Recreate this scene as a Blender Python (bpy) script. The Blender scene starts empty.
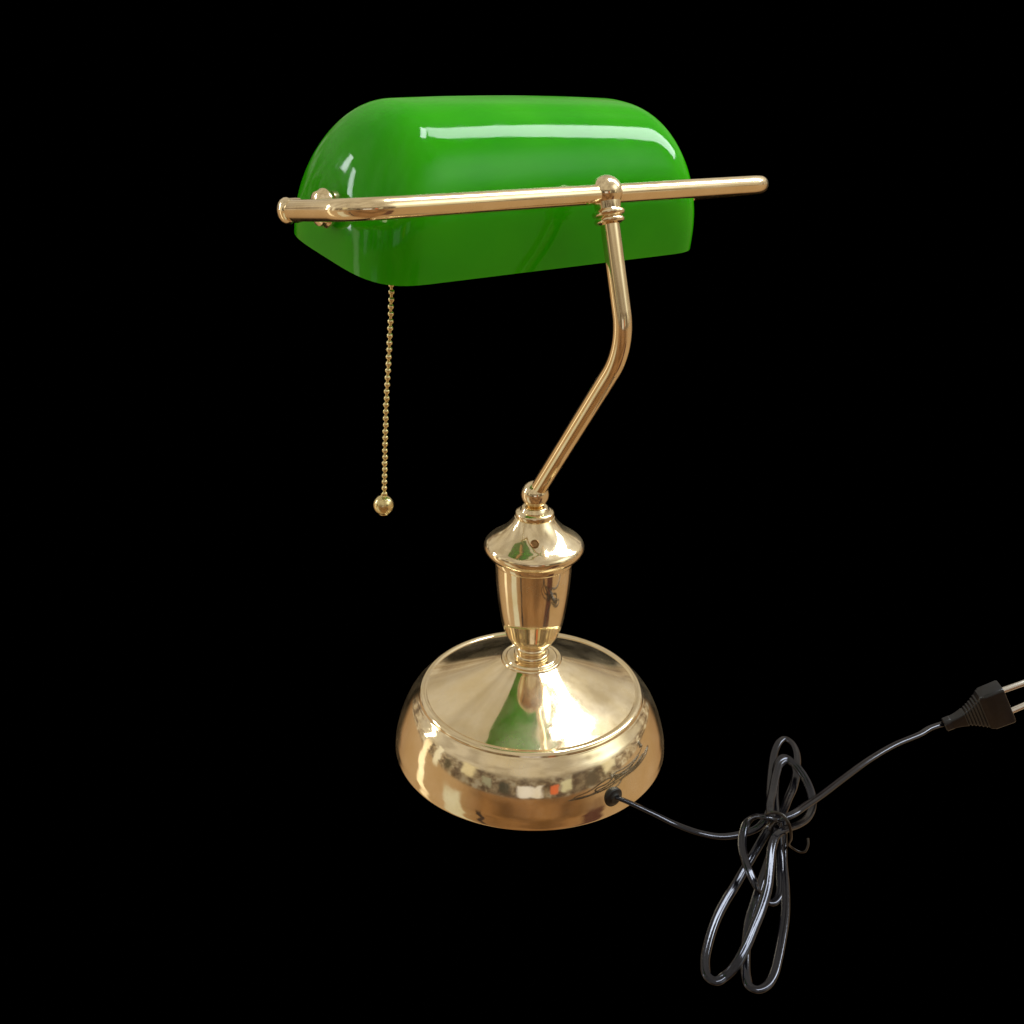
import bpy, bmesh, math, random
from mathutils import Vector, Matrix
random.seed(4)
S = 0.01                                   # everything below is written in centimetres
scene = bpy.context.scene
COL = scene.collection
V = Vector

# ------------------------------------------------------------------ camera
YAW, PITCH, ROLL = 0.6562, 0.4150, 0.0142
CAM = V((-34.7793, -43.3223, 40.8243))
fwd = V((math.sin(YAW)*math.cos(PITCH), math.cos(YAW)*math.cos(PITCH), -math.sin(PITCH)))
r0 = V((math.cos(YAW), -math.sin(YAW), 0)); u0 = r0.cross(fwd)
right = r0*math.cos(ROLL) + u0*math.sin(ROLL)
up = -r0*math.sin(ROLL) + u0*math.cos(ROLL)
cam = bpy.data.cameras.new('camera'); co = bpy.data.objects.new('camera', cam); COL.objects.link(co)
M = Matrix((right, up, -fwd)).transposed().to_4x4(); M.translation = CAM*S
co.matrix_world = M
cam.sensor_width = 36; cam.lens = 996.63/1024*36
cam.shift_x = (512-516.16)/1024; cam.shift_y = (517.21-512)/1024
cam.clip_start = 0.01; cam.clip_end = 100
scene.camera = co

# ------------------------------------------------------------------ materials
def mat(name):
    m = bpy.data.materials.new(name); m.use_nodes = True
    return m, m.node_tree, m.node_tree.nodes['Principled BSDF']
def noise(nt, scale, detail=4, rough=.5, vec=None):
    n = nt.nodes.new('ShaderNodeTexNoise'); n.inputs['Scale'].default_value = scale
    n.inputs['Detail'].default_value = detail; n.inputs['Roughness'].default_value = rough
    if vec is None:
        tc = nt.nodes.new('ShaderNodeTexCoord'); vec = tc.outputs['Object']
    nt.links.new(vec, n.inputs['Vector'])
    return n
def ramp(nt, src, stops):
    r = nt.nodes.new('ShaderNodeValToRGB'); e = r.color_ramp.elements
    while len(e) < len(stops): e.new(.5)
    for i, (p, c) in enumerate(stops):
        e[i].position = p; e[i].color = (*c, 1) if len(c) == 3 else c
    nt.links.new(src, r.inputs[0]); return r
def brass(name, c1, c2, rough=.07, bump=.02, haze=.15):
    m, nt, b = mat(name)
    b.inputs['Metallic'].default_value = 1
    n = noise(nt, 60, 5); r = ramp(nt, n.outputs[0], [(.35, c1), (.65, c2)])
    nt.links.new(r.outputs[0], b.inputs['Base Color'])
    n2 = noise(nt, 220, 6, .7); mr = nt.nodes.new('ShaderNodeMapRange')
    mr.inputs[1].default_value = .3; mr.inputs[2].default_value = .8
    mr.inputs[3].default_value = rough*.6; mr.inputs[4].default_value = rough*1.8
    nt.links.new(n2.outputs[0], mr.inputs[0]); nt.links.new(mr.outputs[0], b.inputs['Roughness'])
    n3 = noise(nt, 25, 3); bp = nt.nodes.new('ShaderNodeBump')
    bp.inputs['Strength'].default_value = bump; bp.inputs['Distance'].default_value = .004
    nt.links.new(n3.outputs[0], bp.inputs['Height']); nt.links.new(bp.outputs[0], b.inputs['Normal'])
    # worn lacquer: a wide soft lobe under the sharp mirror one
    b2 = nt.nodes.new('ShaderNodeBsdfPrincipled'); b2.inputs['Metallic'].default_value = 1; b2.inputs['Roughness'].default_value = .42
    nt.links.new(r.outputs[0], b2.inputs['Base Color'])
    mx = nt.nodes.new('ShaderNodeMixShader'); n4 = noise(nt, 38, 5, .6); m4 = nt.nodes.new('ShaderNodeMapRange')
    m4.inputs[1].default_value = .42; m4.inputs[2].default_value = .68; m4.inputs[3].default_value = haze*.55; m4.inputs[4].default_value = haze*2
    nt.links.new(n4.outputs[0], m4.inputs[0]); nt.links.new(m4.outputs[0], mx.inputs[0])
    nt.links.new(b.outputs[0], mx.inputs[1]); nt.links.new(b2.outputs[0], mx.inputs[2])
    nt.links.new(mx.outputs[0], nt.nodes['Material Output'].inputs[0])
    return m
BRASS = brass('polished_brass', (.88, .72, .45), (.94, .80, .57), .06)
ROD = brass('lacquered_brass_tube', (.88, .71, .44), (.94, .78, .52), .07, .01)
CHAIN = brass('bead_chain_brass', (.80, .67, .34), (.88, .76, .42), .2, 0)
m, nt, b = mat('green_glass'); GLASS = m
n = noise(nt, 18, 3); r = ramp(nt, n.outputs[0], [(.3, (.022, .44, .001)), (.7, (.062, .58, .002))])
nt.links.new(r.outputs[0], b.inputs['Base Color'])
tr = nt.nodes.new('ShaderNodeBsdfTranslucent'); tr.inputs[0].default_value = (.34, .95, .05, 1)
mx = nt.nodes.new('ShaderNodeMixShader'); mx.inputs[0].default_value = .48
nt.links.new(b.outputs[0], mx.inputs[1]); nt.links.new(tr.outputs[0], mx.inputs[2]); nt.links.new(mx.outputs[0], nt.nodes['Material Output'].inputs[0])
b.inputs['Roughness'].default_value = .04; b.inputs['IOR'].default_value = 1.5
n2 = noise(nt, 160, 6, .65); mr = nt.nodes.new('ShaderNodeMapRange')
mr.inputs[1].default_value = .4; mr.inputs[2].default_value = .8; mr.inputs[3].default_value = .03; mr.inputs[4].default_value = .16
nt.links.new(n2.outputs[0], mr.inputs[0]); nt.links.new(mr.outputs[0], b.inputs['Roughness'])
n3 = noise(nt, 14, 2); bp = nt.nodes.new('ShaderNodeBump'); bp.inputs['Strength'].default_value = .22; bp.inputs['Distance'].default_value = .004
nt.links.new(n3.outputs[0], bp.inputs['Height']); nt.links.new(bp.outputs[0], b.inputs['Normal'])
m, nt, b = mat('pale_lime_opal_glass'); OPAL = m
n = noise(nt, 30); r = ramp(nt, n.outputs[0], [(.3, (.36, .85, .10)), (.7, (.44, .90, .16))]); nt.links.new(r.outputs[0], b.inputs['Base Color'])
b.inputs['Roughness'].default_value = .2
tr = nt.nodes.new('ShaderNodeBsdfTranslucent'); tr.inputs[0].default_value = (.5, .95, .2, 1)
mx = nt.nodes.new('ShaderNodeMixShader'); mx.inputs[0].default_value = .5
nt.links.new(b.outputs[0], mx.inputs[1]); nt.links.new(tr.outputs[0], mx.inputs[2]); nt.links.new(mx.outputs[0], nt.nodes['Material Output'].inputs[0])
def plastic(name, c, rough):
    m, nt, b = mat(name)
    n = noise(nt, 300, 4); r = ramp(nt, n.outputs[0], [(.3, [x*.8 for x in c]), (.7, [x*1.2 for x in c])])
    nt.links.new(r.outputs[0], b.inputs['Base Color']); b.inputs['Roughness'].default_value = rough
    bp = nt.nodes.new('ShaderNodeBump'); bp.inputs['Strength'].default_value = .08; bp.inputs['Distance'].default_value = .001
    nt.links.new(n.outputs[0], bp.inputs['Height']); nt.links.new(bp.outputs[0], b.inputs['Normal'])
    return m
PVC = plastic('black_cable_vinyl', (.003, .003, .005), .12)
PVC.node_tree.nodes['Principled BSDF'].inputs['IOR'].default_value = 1.6
PVC.node_tree.nodes['Principled BSDF'].inputs['Specular Tint'].default_value = (.78, .82, 1, 1)
PLUGM = plastic('black_moulded_plastic', (.008, .009, .012), .3)
RUBBER = plastic('black_rubber', (.005, .005, .006), .45)
TIEM = plastic('black_coated_wire', (.014, .010, .008), .3)
m, nt, b = mat('nickel_pin'); NICKEL = m
n = noise(nt, 400); r = ramp(nt, n.outputs[0], [(.3, (.75, .74, .72)), (.7, (.85, .84, .82))]); nt.links.new(r.outputs[0], b.inputs['Base Color'])
b.inputs['Metallic'].default_value = 1; b.inputs['Roughness'].default_value = .25

# ------------------------------------------------------------------ mesh helpers
def link(name, bm, m, parent=None, smooth=True, angle=35):
    bmesh.ops.scale(bm, vec=(S, S, S), verts=bm.verts)
    bmesh.ops.remove_doubles(bm, verts=bm.verts, dist=1e-6)
    bmesh.ops.recalc_face_normals(bm, faces=bm.faces)
    me = bpy.data.meshes.new(name)
    if smooth:
        for f in bm.faces: f.smooth = True
        for e in bm.edges:
            if len(e.link_faces) == 2 and e.calc_face_angle(0) > math.radians(angle): e.smooth = False
    bm.to_mesh(me); bm.free(); me.materials.append(m)
    o = bpy.data.objects.new(name, me); COL.objects.link(o)
    if parent: o.parent = parent
    return o
def catmull(pts, n=8, closed=False):
    P = [V(p) for p in pts]; out = []
    Q = [2*P[0]-P[1]] + P + [2*P[-1]-P[-2]]
    for i in range(1, len(Q)-2):
        p0, p1, p2, p3 = Q[i-1:i+3]
        # centripetal parameters
        t0 = 0; t1 = t0+max((p1-p0).length, 1e-4)**.5; t2 = t1+max((p2-p1).length, 1e-4)**.5; t3 = t2+max((p3-p2).length, 1e-4)**.5
        for k in range(n):
            t = t1+(t2-t1)*k/n
            a1 = p0*((t1-t)/(t1-t0))+p1*((t-t0)/(t1-t0)); a2 = p1*((t2-t)/(t2-t1))+p2*((t-t1)/(t2-t1)); a3 = p2*((t3-t)/(t3-t2))+p3*((t-t2)/(t3-t2))
            b1 = a1*((t2-t)/(t2-t0))+a2*((t-t0)/(t2-t0)); b2 = a2*((t3-t)/(t3-t1))+a3*((t-t1)/(t3-t1))
            out.append(b1*((t2-t)/(t2-t1))+b2*((t-t1)/(t2-t1)))
    out.append(P[-1]); return out
def fillet(pts, rads, n=14):
    P = [V(p) for p in pts]; out = [P[0]]
    for i in range(1, len(P)-1):
        a = (P[i-1]-P[i]).normalized(); c = (P[i+1]-P[i]).normalized()
        ang = a.angle(c); d = rads[i-1]/math.tan(ang/2)
        s = P[i]+a*d; e = P[i]+c*d; bis = (a+c).normalized(); C = P[i]+bis*(rads[i-1]/math.sin(ang/2))
        vs, ve = s-C, e-C; w = vs.angle(ve); 
        for k in range(n+1):
            f = k/n; out.append(C+(vs*math.sin((1-f)*w)+ve*math.sin(f*w))/math.sin(w))
    out.append(P[-1]); return out
def sweep(bm, path, prof, up0=V((0, 0, 1)), caps=True, follow_up=False, twist=None):
    """prof: function(i, n) or list of (a, b) pairs across the path"""
    n = len(path); rings = []; N = None
    for i, p in enumerate(path):
        t = (path[min(i+1, n-1)]-path[max(i-1, 0)]).normalized()
        if N is None or follow_up:
            N = up0-t*up0.dot(t)
            if N.length < 1e-3: N = V((1, 0, 0))-t*t.x
        else: N = N-t*N.dot(t)
        N = N.normalized(); B = t.cross(N)
        n_, b_ = N, B
        if twist is not None:
            a = twist(i/(n-1)); n_ = N*math.cos(a)+B*math.sin(a); b_ = t.cross(n_)
        rings.append([bm.verts.new(p+b_*a+n_*c) for a, c in prof])
    k = len(prof)
    for i in range(n-1):
        for j in range(k):
            bm.faces.new((rings[i][j], rings[i][(j+1) % k], rings[i+1][(j+1) % k], rings[i+1][j]))
    if caps:
        bm.faces.new(rings[0][::-1]); bm.faces.new(rings[-1])
def circ(r, n=32): return [(r*math.cos(2*math.pi*i/n), r*math.sin(2*math.pi*i/n)) for i in range(n)]
def lathe(bm, prof, origin=V((0, 0, 0)), axis=V((0, 0, 1)), n=128):
    axis = axis.normalized(); x = axis.orthogonal().normalized(); y = axis.cross(x)
    rings = []
    for r, z in prof:
        if r < 1e-5: rings.append([bm.verts.new(origin+axis*z)])
        else: rings.append([bm.verts.new(origin+axis*z+(x*math.cos(2*math.pi*i/n)+y*math.sin(2*math.pi*i/n))*r) for i in range(n)])
    for a, c in zip(rings, rings[1:]):
        for i in range(n):
            j = (i+1) % n
            if len(a) == 1 and len(c) == 1: continue
            if len(a) == 1: bm.faces.new((a[0], c[j], c[i]))
            elif len(c) == 1: bm.faces.new((a[i], a[j], c[0]))
            else: bm.faces.new((a[i], a[j], c[j], c[i]))
def smooth_prof(pts, n=6):
    """pts: (r, z) or (r, z, 's') - 's' marks a sharp corner"""
    out = []; seg = []
    for p in pts:
        seg.append((p[0], p[1], 0))
        if len(p) == 3:
            if len(seg) > 1: out += [(q.x, q.y) for q in catmull(seg, n)][(1 if out else 0):]
            seg = [(p[0], p[1], 0)]
    if len(seg) > 1: out += [(q.x, q.y) for q in catmull(seg, n)][(1 if out else 0):]
    return [(max(r, 0), z) for r, z in out]
def ball_prof(r, n=24): return [(r*math.sin(math.pi*i/n), -r*math.cos(math.pi*i/n)) for i in range(n+1)]
def torus_prof(R, r, z, n=12, a0=-90, a1=90):
    return [(R+r*math.cos(math.radians(a0+(a1-a0)*i/n)), z+r*math.sin(math.radians(a0+(a1-a0)*i/n))) for i in range(n+1)]

# ------------------------------------------------------------------ the lamp
lamp = bpy.data.objects.new('desk_lamp', None); COL.objects.link(lamp)
lamp['label'] = 'polished brass banker desk lamp with a long green glass shade and bead pull chain'
lamp['category'] = 'desk lamp'

# base
bm = bmesh.new()
prof = smooth_prof([(0, .25), (8.3, .25, 's'), (8.45, 0, 's'), (8.96, 0, 's'), (8.98, .08), (8.96, .4), (8.93, .75), (8.83, 1.2), (8.67, 1.8), (8.45, 2.4),
                    (8.17, 3.0), (7.86, 3.5), (7.52, 3.85), (7.42, 3.96, 's'), (7.36, 4.02), (7.30, 4.16), (7.16, 4.27), (7.0, 4.30), (6.88, 4.26), (6.82, 4.23, 's'),
                    (6.2, 4.47), (5.2, 4.89), (4.2, 5.32), (3.3, 5.72), (2.6, 6.05), (2.15, 6.28), (1.97, 6.38, 's'),
                    (1.97, 6.42), (1.90, 6.52), (1.80, 6.54, 's'), (1.70, 6.50), (1.62, 6.60), (1.5, 6.66), (0, 6.66)])
lathe(bm, prof, n=160); base = link('base', bm, BRASS, lamp, angle=30)
# vase shaped stem
bm = bmesh.new()
prof = smooth_prof([(0, 6.66), (1.12, 6.66, 's'), (1.16, 6.78), (1.10, 6.92), (.96, 6.98, 's'), (.94, 7.1), (1.02, 7.2), (1.04, 7.32), (.98, 7.42), (.98, 7.48, 's'), (1.2, 7.62), (1.5, 7.95), (1.71, 8.35), (1.80, 8.78, 's'),
                    (1.87, 8.82, 's'), (2.0, 9.4), (2.13, 10.2), (2.25, 11.2), (2.33, 12.2), (2.38, 13.38, 's'), (0, 13.38)])
lathe(bm, prof, n=96); link('stem', bm, BRASS, lamp)
# pagoda shaped cap
bm = bmesh.new()
prof = smooth_prof([(0, 13.35), (2.33, 13.35, 's'), (2.45, 13.45), (2.47, 13.63), (2.45, 13.75, 's'), (2.62, 13.85), (2.90, 14.05), (3.06, 14.31), (3.09, 14.53), (2.99, 14.75), (2.72, 14.97), (2.42, 15.17), (2.05, 15.45), (1.70, 15.79), (1.40, 16.15), (1.22, 16.43, 's'),
                    (1.17, 16.45, 's'), (1.20, 16.59), (1.17, 16.75), (1.02, 16.85), (.90, 16.89, 's'), (.84, 17.01), (.74, 17.13), (0, 17.13)])
lathe(bm, prof, n=96); cap = link('cap', bm, BRASS, lamp)
# little set screw hole in the cap, facing back
d = V((-math.sin(YAW)*1.0, -math.cos(YAW), 0)).normalized()
bm = bmesh.new(); q = V((0, 0, 15.53))+d*2.02; nrm = (d*.66+V((0, 0, .75))).normalized()
lathe(bm, [(0, .0), (.18, .0), (.2, .03), (.24, .04), (.27, .01), (.27, -.15), (0, -.15)], q, nrm, 32); link('set_screw', bm, brass('aged_screw_brass', (.30, .16, .07), (.36, .2, .09), .3), cap)
# ball joint
JZ = 17.88
P1, P2, P3 = V((0, 0, JZ)), V((.72, -6.38, 28.1)), V((1.035, -3.896, 35.564))
bm = bmesh.new()
lathe(bm, ball_prof(.85), V((0, 0, JZ)), n=64); 
pd = (P2-P1).normalized()
link('pole_joint', bm, BRASS, lamp)
# pole
bm = bmesh.new(); sweep(bm, fillet([P1+pd*.3, P2, P3], [3.9], 30), circ(.50, 40), V((1, 0, 0))); link('pole', bm, ROD, lamp)
# clamp with two rings
bm = bmesh.new(); ax = (P3-P2).normalized()
lathe(bm, ball_prof(.86), P3, n=64)
lathe(bm, [(.5, -1.62), (.58, -1.60)]+torus_prof(.64, .14, -1.42)+[(.62, -1.25)]+torus_prof(.68, .16, -1.05)+[(.66, -.86), (.70, -.5), (.70, 0)], P3, ax, 64)
link('clamp', bm, BRASS, lamp)
# crossbar with its two bent arms
W, YB, ZB, L, DR = 13.40, -3.896, 35.564, 6.313, .664
WR = 14.15
yE, zE = YB+L, ZB-DR
bm = bmesh.new()
sweep(bm, fillet([(-W, yE, zE), (-W, YB, ZB), (WR, YB, ZB-.17), (WR, yE, zE-.55)], [1.9, 1.9], 20), circ(.50, 40))
link('crossbar', bm, ROD, lamp)
for s in (-1, 1):
    X = V((s, 0, 0)); o = V((-W, yE, zE)) if s < 0 else V((WR-.4, yE, zE-.52))
    bm = bmesh.new()   # eye at the end of the arm and its domed cap nut
    lathe(bm, [(0, -.55), (.5, -.55), (.56, -.5), (.58, -.3), (.58, .05), (.61, .08), (.63, .16), (.61, .27), (.55, .38), (.45, .48), (.3, .56), (.12, .60), (0, .61)], o, X, 48)
    link('arm_knob', bm, BRASS, lamp)
    bm = bmesh.new()
    lathe(bm, [(0, -2.0), (.88, -2.0), (.94, -1.93), (.96, -1.82), (.93, -1.70), (.86, -1.62), (.84, -1.52), (.80, -1.40), (.62, -1.28), (.42, -1.22), (.28, -1.2), (.24, -1.1), (.24, -.5), (0, -.5)], o, X, 48)
    link('shade_nut', bm, BRASS, lamp)

# glass shade
A, B, C, NZ, NY, MM, TILT, Y0, Z0, X0, RAZ, RAY = 11.2, 5.389, 7.42, 2.158, 3.93, 2.34, .159, .51, -2.55, -.127, 4.228, 3.733
def shade_pt(a, b, c, x, t, raz, ray, dz=0):
    e = abs(x)-a
    nz = NZ if x < 0 else 2.55
    gz = max(1-max((e+raz)/raz, 0)**nz, 0)**(1/nz); gy = max(1-max((e+ray)/ray, 0)**NY, 0)**(1/NY)
    ct, st = math.cos(t), math.sin(t)
    y = b*gy*math.copysign(abs(ct)**(2/MM), ct); z = c*gz*abs(st)**(2/MM) if abs(st) > 1e-9 else 0
    z *= 1+.045*(1-(x/A)**2)-.034
    if abs(st) < 1e-9: z -= dz
    y += Y0; z += Z0
    return V((x+X0, y*math.cos(TILT)-z*math.sin(TILT)+yE, y*math.sin(TILT)+z*math.cos(TILT)+zE))
xs = []
NE = 36
for i in range(NE+1): xs.append(math.sin(math.pi/2*i/NE)**(2/2.4))
def shade_shell(o1, o2, dz=0, nt=96):
    bm = bmesh.new(); sheets = []
    for off in (o1, o2):
        a, b, c = A-off, B-off, C-off; ra, rb = RAZ-off*.5, RAY-off*.5
        rm = max(ra, rb); X = [a-rm+rm*s for s in xs]
        X = [-x for x in X[::-1]]+[(-1+2*k/24)*(a-rm) for k in range(1, 24)]+X
        X[0] = -a; X[-1] = a
        g = []
        for x in X:
            # even spread of rows near the rim as well
            g.append([bm.verts.new(shade_pt(a, b, c, x, math.pi*j/nt, ra, rb, dz)) for j in range(nt+1)])
        sheets.append(g)
    o, i_ = sheets
    for k in range(len(o)-1):
        for j in range(nt):
            bm.faces.new((o[k][j], o[k][j+1], o[k+1][j+1], o[k+1][j]))
            bm.faces.new((i_[k][j+1], i_[k][j], i_[k+1][j], i_[k+1][j+1]))
        bm.faces.new((o[k][0], o[k+1][0], i_[k+1][0], i_[k][0]))
        bm.faces.new((o[k+1][nt], o[k][nt], i_[k][nt], i_[k+1][nt]))
    bmesh.ops.remove_doubles(bm, verts=bm.verts, dist=1e-4)
    bmesh.ops.dissolve_degenerate(bm, edges=bm.edges, dist=1e-5)
    return bm
sh = link('shade', shade_shell(0, .22), GLASS, lamp, angle=50)
link('inner_lining', shade_shell(.23, .36, .07), OPAL, sh, angle=50)['label'] = 'pale lime inner layer of the green shade'

# lamp holder inside the shade that carries the pull chain
bm = bmesh.new(); yS, zS = yE, zE+.3
lathe(bm, [(0, -11.2), (.5, -11.2), (.5, -10.6), (1.1, -10.5), (1.5, -10.1), (1.55, -6.2), (1.7, -6.1), (1.7, -5.6), (1.5, -5.5), (1.3, -5.5), (0, -5.5)], V((0, yS, zS)), V((1, 0, 0)), 48)
link('lamp_holder', bm, BRASS, lamp)
# pull chain: ball beads on a fine wire
c0, c1 = V((-9.0, .45, 33.8)), V((-9.82, .97, 19.9))
bm = bmesh.new(); nb = int((c0-c1).length/.365)
path = []
for i in range(nb+1):
    f = i/nb; p = c0.lerp(c1, f)+V((math.sin(f*7)*.07+random.uniform(-.015, .015), math.cos(f*5)*.06, random.uniform(-.012, .012))); path.append(p)
    lathe(bm, [(rr, zz) for rr, zz in ball_prof(.158, 10)], p, n=14)
sweep(bm, path, circ(.07, 8), V((1, 0, 0)))
ch = link('pull_chain', bm, CHAIN, lamp, angle=80)
bm = bmesh.new()
lathe(bm, [(0, -.57), (.2, -.565), (.26, -.54)]+[(.56*math.sin(math.radians(a)), -.56*math.cos(math.radians(a))) for a in range(30, 168, 6)]+[(.12, .58), (.11, .66), (0, .66)], c1-V((0.03, -.03, .62)), n=40)
link('pull_ball', bm, CHAIN, ch)

# ------------------------------------------------------------------ power cord
exitp = V((-.5, -8.7, 1.2))
gd = V((exitp.x, exitp.y, 0)).normalized()
bm = bmesh.new(); g0 = gd*8.74+V((0, 0, 1.2))
lathe(bm, [(0, -.1), (.62, -.1), (.63, .14), (.58, .2), (.40, .24), (.34, .30), (.30, .34), (0, .34)], g0, gd, 40)
link('cord_grommet', bm, RUBBER, lamp)
CORD = [(-0.51, -8.79, 1.20), (-0.17, -9.30, 1.15), (0.66, -10.80, 0.85), (1.42, -12.16, 0.50), (2.14, -13.51, 0.40), (3.05, -14.41, 0.30), (4.37, -15.01, 0.30), (5.08, -15.29, 0.50), (5.70, -15.32, 0.80), (6.87, -14.71, 0.70), (8.42, -13.49, 0.50), (10.58, -11.90, 0.35), (12.07, -10.92, 0.35), (13.06, -10.52, 0.40), (13.56, -10.54, 0.40), (13.54, -11.14, 0.40), (12.99, -11.94, 0.40), (11.83, -12.90, 0.40), (10.37, -13.81, 0.40), (8.42, -14.80, 0.60), (6.92, -15.67, 0.80), (5.64, -16.72, 0.70), (4.20, -17.91, 0.50), (2.73, -19.26, 0.40), (1.17, -20.52, 0.35), (-0.15, -21.39, 0.35), (-1.39, -22.14, 0.35), (-2.47, -22.71, 0.35), (-3.22, -22.90, 0.35), (-3.74, -22.77, 0.35), (-3.87, -22.41, 0.35), (-3.55, -21.92, 0.35), (-3.07, -21.44, 0.35), (-2.10, -20.65, 0.40), (-0.82, -19.74, 0.50), (0.34, -19.13, 0.70), (1.51, -18.53, 0.90), (2.92, -17.83, 1.00), (4.26, -17.12, 1.20), (5.43, -16.37, 1.30), (6.83, -15.09, 1.20), (8.78, -13.54, 0.90), (10.63, -12.28, 0.80), (11.44, -12.11, 0.80), (11.47, -12.64, 0.80), (10.99, -13.42, 0.80), (9.61, -14.35, 0.80), (7.93, -15.19, 1.10), (6.29, -16.06, 1.60), (4.76, -16.69, 2.30), (4.14, -16.51, 2.60), (3.98, -15.95, 2.40), (3.63, -15.64, 2.00), (3.01, -15.88, 1.70), (2.22, -16.47, 1.60), (1.45, -17.36, 1.60), (1.00, -18.11, 1.50), (0.79, -18.75, 1.20), (1.12, -19.07, 0.40), (1.32, -19.53, 0.30), (2.03, -19.43, 0.30), (3.23, -18.51, 0.40), (4.46, -17.39, 0.70), (4.96, -16.75, 1.30), (5.07, -16.30, 1.80), (5.75, -15.52, 1.80), (7.39, -14.41, 1.60), (8.96, -13.41, 1.50), (9.96, -12.91, 1.50), (10.54, -12.96, 1.50), (10.48, -13.79, 1.50), (10.12, -14.79, 1.30), (9.46, -15.75, 1.10), (8.69, -16.39, 1.00), (7.54, -16.90, 1.10), (6.16, -17.20, 1.50), (4.86, -17.37, 2.00), (3.65, -17.60, 2.30), (2.63, -18.13, 2.30), (1.73, -18.80, 2.10), (0.70, -19.55, 1.80), (-0.44, -20.15, 1.50), (-1.65, -20.67, 1.30), (-3.03, -21.24, 1.10), (-3.87, -21.43, 0.80), (-4.42, -21.32, 0.40), (-4.99, -21.22, 0.35), (-5.08, -20.78, 0.35), (-4.55, -20.11, 0.35), (-3.58, -19.42, 0.35), (-2.16, -18.63, 0.40), (-0.84, -18.09, 0.50), (0.56, -17.63, 0.60), (2.07, -17.09, 0.70), (3.76, -16.50, 0.80), (4.67, -16.33, 1.30), (4.92, -16.55, 1.90), (5.01, -16.97, 2.40), (5.68, -17.14, 2.50), (7.01, -16.97, 2.30), (8.90, -16.66, 1.90), (12.21, -16.12, 1.40), (15.40, -15.76, 1.10), (18.26, -15.72, 0.95), (20.71, -16.01, 0.90), (21.88, -16.03, 0.90), (23.40, -16.36, 0.90)]
cpath = catmull(CORD, 10)
# figure-eight twin core section
prof = []
for i in range(28):
    a = 2*math.pi*i/28; x = math.cos(a); y = math.sin(a)
    prof.append((.25*x, .145*y*(1-.22*math.exp(-(x/.25)**2))))
bm = bmesh.new()
sweep(bm, cpath, prof, V((0, 0, 1)), follow_up=True, twist=lambda f: .3*math.sin(f*31)-.63*math.exp(-(f/.07)**2))
link('power_cord', bm, PVC, lamp, angle=60)

# plug, flat two pin, lying against the stiff end of its cord
NK = V((22.97, -16.40, 0.90))
pa = (right*.90+up*.43-fwd*.22).normalized()
pw = (-right*.45+up*.84-fwd*.36); pw = (pw-pa*pw.dot(pa)).normalized(); pn = pa.cross(pw)
if pn.dot(fwd) > 0: pn = -pn
def rrect(hw, ht, r, n=5):
    out = []
    for cx, cy, a0 in ((hw-r, ht-r, 0), (-hw+r, ht-r, 90), (-hw+r, -ht+r, 180), (hw-r, -ht+r, 270)):
        for k in range(n+1):
            a = math.radians(a0+90*k/n); out.append((cx+r*math.cos(a), cy+r*math.sin(a)))
    return out
bm = bmesh.new(); rings = []
sec = [(0, .38, .33), (.06, .44, .38), (.42, .44, .38), (.50, .36, .34)]
for k in range(0, 22):
    f = k/21; wv = .36+1.0*f**1.8; tv = .34+.20*f
    g = .075 if k in (9, 11, 13, 15, 17, 19) else 0      # moulded grip grooves
    sec.append((.55+2.05*f, wv-g*.6, tv-g))
sec += [(2.72, 1.38, .60), (2.80, 1.42, .64), (3.95, 1.44, .66), (4.05, 1.40, .62), (4.08, 1.3, .52)]
for s_, hw, ht in sec:
    rr = min(hw, ht)*(.75 if s_ < .5 else .32)
    rings.append([bm.verts.new(NK+pa*s_*1.06+pw*a*1.04+pn*c) for a, c in rrect(hw, ht, rr)])
for a, c in zip(rings, rings[1:]):
    for j in range(len(a)):
        k = (j+1) % len(a); bm.faces.new((a[j], a[k], c[k], c[j]))
bm.faces.new(rings[0][::-1]); bm.faces.new(rings[-1])
plug = link('plug', bm, PLUGM, lamp, angle=28)
for s in (-1, 1):
    bm = bmesh.new()
    lathe(bm, [(0, -.1), (.2, -.1), (.2, 1.75), (.17, 1.86), (.1, 1.92), (0, 1.93)], NK+pa*4.30+pw*(.93*s), (pa-pw*.05*s), 24)
    link('prong', bm, NICKEL, plug)

# twist tie round the bundle
bm = bmesh.new(); TIE = [(5.85, -16.42, 0.60), (5.36, -16.07, 1.20), (4.19, -16.40, 2.60), (4.17, -16.65, 3.00), (4.37, -16.89, 3.10), (4.49, -17.29, 3.10), (4.49, -17.67, 2.90), (4.59, -17.84, 2.40), (4.84, -17.80, 1.60), (5.15, -17.53, 0.80), (5.52, -17.66, 0.40), (5.70, -17.96, 0.30), (5.87, -18.16, 0.40), (6.14, -18.12, 0.70), (6.30, -17.94, 1.00)]
sweep(bm, catmull(TIE, 8), [(a*1.0, c*.6) for a, c in circ(.085, 10)], V((0, 0, 1)))
tie = link('twist_tie', bm, TIEM, None, angle=80)
tie['label'] = 'thin dark twist tie with a curled loose end round the coiled black cord'
tie['category'] = 'twist tie'

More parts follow.
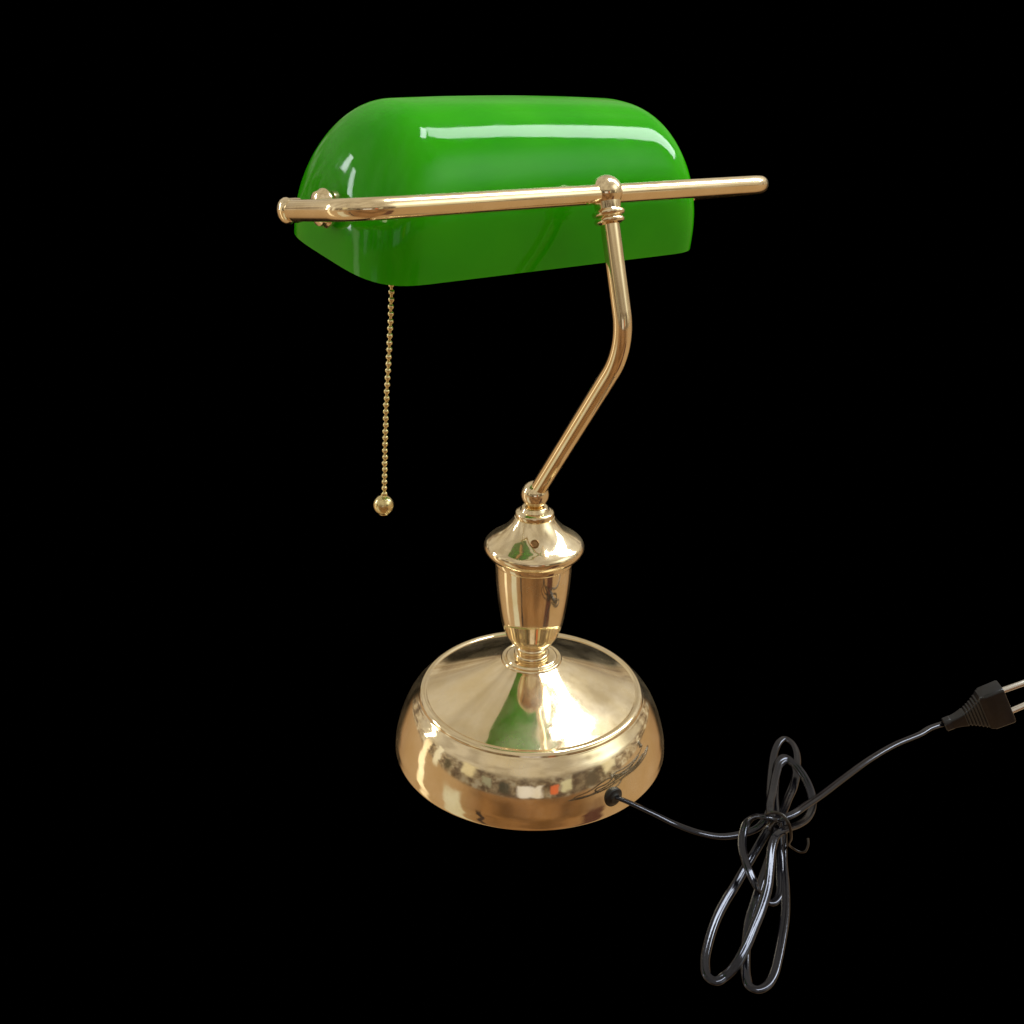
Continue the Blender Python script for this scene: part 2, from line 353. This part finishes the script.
# ------------------------------------------------------------------ light
w = bpy.data.worlds.new('World'); scene.world = w; w.use_nodes = True
nt = w.node_tree; bg = nt.nodes['Background']; bg.inputs['Strength'].default_value = 1
tc = nt.nodes.new('ShaderNodeTexCoord')
def math_(op, a, b_=None, clamp=False):
    n = nt.nodes.new('ShaderNodeMath'); n.operation = op; n.use_clamp = clamp
    for i, x in enumerate((a, b_)):
        if x is None: continue
        if isinstance(x, (int, float)): n.inputs[i].default_value = x
        else: nt.links.new(x, n.inputs[i])
    return n.outputs[0]
def dot(v):
    n = nt.nodes.new('ShaderNodeVectorMath'); n.operation = 'DOT_PRODUCT'
    nt.links.new(tc.outputs['Generated'], n.inputs[0]); n.inputs[1].default_value = v
    return n.outputs['Value']
def sstep(x, a, b_):
    n = nt.nodes.new('ShaderNodeMapRange'); n.interpolation_type = 'SMOOTHSTEP'
    nt.links.new(x, n.inputs[0]); n.inputs[1].default_value = a; n.inputs[2].default_value = b_
    return n.outputs[0]
def mix(f, a, b_):
    n = nt.nodes.new('ShaderNodeMix'); n.data_type = 'RGBA'
    if isinstance(f, (int, float)): n.inputs[0].default_value = f
    else: nt.links.new(f, n.inputs[0])
    for i, x in ((6, a), (7, b_)):
        if isinstance(x, tuple): n.inputs[i].default_value = (*x, 1)
        else: nt.links.new(x, n.inputs[i])
    return n.outputs[2]
vf = (math.sin(YAW), math.cos(YAW), 0)        # away from the photographer
vr = (math.cos(YAW), -math.sin(YAW), 0)
dz, df, dr = dot((0, 0, 1)), dot(vf), dot(vr)
# the room: warm plastered ceiling, paler walls with furniture, wooden floor
def mix_f(f, a, b_):
    return math_('ADD', math_('MULTIPLY', math_('SUBTRACT', 1.0, f), a), math_('MULTIPLY', f, b_))
cn = noise(nt, 3.0, 3, .5, tc.outputs['Generated'])
ceil = mix(sstep(cn.outputs[0], .35, .65), (.40, .35, .27), (.60, .54, .43))
hl = math_('MAXIMUM', math_('SQRT', math_('SUBTRACT', 1.0, math_('MULTIPLY', dz, dz))), .001)
fa = math_('DIVIDE', df, hl); ra_ = math_('DIVIDE', dr, hl)      # cosine and sine of the azimuth
side = sstep(math_('ABSOLUTE', ra_), .55, .95)
behind = sstep(fa, -.1, -.6)
wn = noise(nt, 9.0, 8, .65, tc.outputs['Generated'])
wall = ramp(nt, wn.outputs[0], [(.30, (.03, .02, .015)), (.44, (.14, .09, .06)), (.54, (.45, .36, .24)), (.62, (.75, .70, .58)), (.72, (.12, .08, .05))]).outputs[0]
wall = mix(math_('MULTIPLY', behind, .55), wall, (.06, .045, .035))
fn = noise(nt, 2.0, 3, .5, tc.outputs['Generated'])
floor = ramp(nt, fn.outputs[0], [(.3, (.13, .065, .028)), (.55, (.28, .145, .06)), (.75, (.40, .23, .11))]).outputs[0]
floor = mix(side, floor, (.46, .31, .17))
col = mix(mix_f(behind, sstep(dz, .16, .36), sstep(dz, .28, .42)), wall, ceil)
wv = nt.nodes.new('ShaderNodeVectorMath'); wv.operation = 'MULTIPLY_ADD'
wnz = noise(nt, 7.0, 4, .6, tc.outputs['Generated']); nt.links.new(wnz.outputs['Color'], wv.inputs[0])
wv.inputs[1].default_value = (.16, .16, .16)
wa_ = nt.nodes.new('ShaderNodeVectorMath'); wa_.inputs[1].default_value = (-.08, -.08, -.08)
nt.links.new(tc.outputs['Generated'], wa_.inputs[0]); nt.links.new(wa_.outputs[0], wv.inputs[2])
def wdot(v):
    n = nt.nodes.new('ShaderNodeVectorMath'); n.operation = 'DOT_PRODUCT'
    nt.links.new(wv.outputs[0], n.inputs[0]); n.inputs[1].default_value = v
    return n.outputs['Value']
wz = wdot((0, 0, 1))
def boxmask(az, el, wa, we, soft=.25):     # mask for room objects and added bright patches, by bearing and height
    a = math.radians(az); d = wdot((vf[0]*math.cos(a)+vr[0]*math.sin(a), vf[1]*math.cos(a)+vr[1]*math.sin(a), 0))
    t_ = wdot((-vf[0]*math.sin(a)+vr[0]*math.cos(a), -vf[1]*math.sin(a)+vr[1]*math.cos(a), 0))
    m1 = sstep(math_('ABSOLUTE', t_), math.sin(math.radians(wa)), math.sin(math.radians(wa))*(1-soft))
    m2 = sstep(math_('ABSOLUTE', math_('SUBTRACT', wz, math.sin(math.radians(el)))), math.sin(math.radians(we)), math.sin(math.radians(we))*(1-soft))
    return math_('MULTIPLY', math_('MULTIPLY', m1, m2), math_('GREATER_THAN', d, 0))
col = mix(sstep(dz, -.04, .02), floor, col)
for az_, el_, wa, we, c_, sf in ((180, 6, 11, 6, (.80, .78, .78), .3), (161, 7, 4, 5, (.70, .16, .06), .4), (151, 9, 5, 7, (.62, .60, .42), .4), (-160, 7, 5, 6, (.04, .04, .03), .5),
                             (-145, 10, 5, 5, (.30, .30, .22), .4), (-128, 14, 8, 9, (.72, .64, .42), .5), (-110, 6, 5, 6, (.06, .05, .03), .5), (-98, 9, 4, 14, (.90, .86, .70), .4), (112, 12, 7, 9, (.85, .80, .60), .5), (130, 8, 6, 8, (.08, .06, .04), .5),
                             (-118, -30, 10, 22, (.66, .64, .50), .4), (-141, -34, 2.5, 20, (.03, .02, .02), .5), (128, -34, 10, 22, (.08, .03, .025), .5),
                             (-84, -12, 5, 34, (1.5, 1.3, .95), .6), (105, 30, 28, 16, (2.0, 2.1, 1.95), .95)):  # both added: bright strip for the pole highlight, soft glow for shade haze
    col = mix(boxmask(az_, el_, wa, we, sf), col, c_)
# environment painted black ahead of the camera; no backdrop object stands there
low = sstep(math_('MULTIPLY', dz, -1.0), -.17, -.07)
az = sstep(fa, .67, .81)            # within about 36 degrees of straight ahead
dark = math_('MULTIPLY', az, low)
col = mix(dark, col, (0, 0, 0))
nt.links.new(col, bg.inputs[0])

def area(name, pos, target, sx, sy, watts, color=(1, 1, 1)):
    l = bpy.data.lights.new(name, 'AREA'); l.shape = 'RECTANGLE'; l.size = sx; l.size_y = sy; l.energy = watts; l.color = color
    o = bpy.data.objects.new(name, l); COL.objects.link(o)
    p = V(pos); o.location = p; t = V(target)
    o.rotation_euler = (t-p).to_track_quat('-Z', 'Y').to_euler(); return o
VF, VR, UZ = V(vf), V(vr), V((0, 0, 1))
ctr = V((0, 0, .3))
def at(azr, el, dist):   # azr degrees to the right of the away direction
    a = math.radians(azr); e = math.radians(el)
    return ctr+(VF*math.cos(a)*math.cos(e)+VR*math.sin(a)*math.cos(e)+UZ*math.sin(e))*dist
area('window_light', at(65, 46.5, 2.0), ctr, .50, 1.68, 36, (.93, .98, 1))
area('skylight_lamp', at(76, 74, 2.0), ctr, .52, .24, 8, (.93, .98, 1))
area('side_window_light', at(-72, 22, 2.5), ctr, .12, .35, 1.6, (.93, .98, 1))
area('side_window_light', at(-79, 13, 2.5), ctr, .16, .9, 5, (.93, .98, 1))

# ------------------------------------------------------------------ render
scene.render.engine = 'CYCLES'
scene.view_settings.view_transform = 'Standard'; scene.view_settings.look = 'None'
scene.view_settings.gamma = 1; scene.view_settings.exposure = 0; scene.view_settings.use_curve_mapping = False
scene.cycles.max_bounces = 10; scene.cycles.glossy_bounces = 6
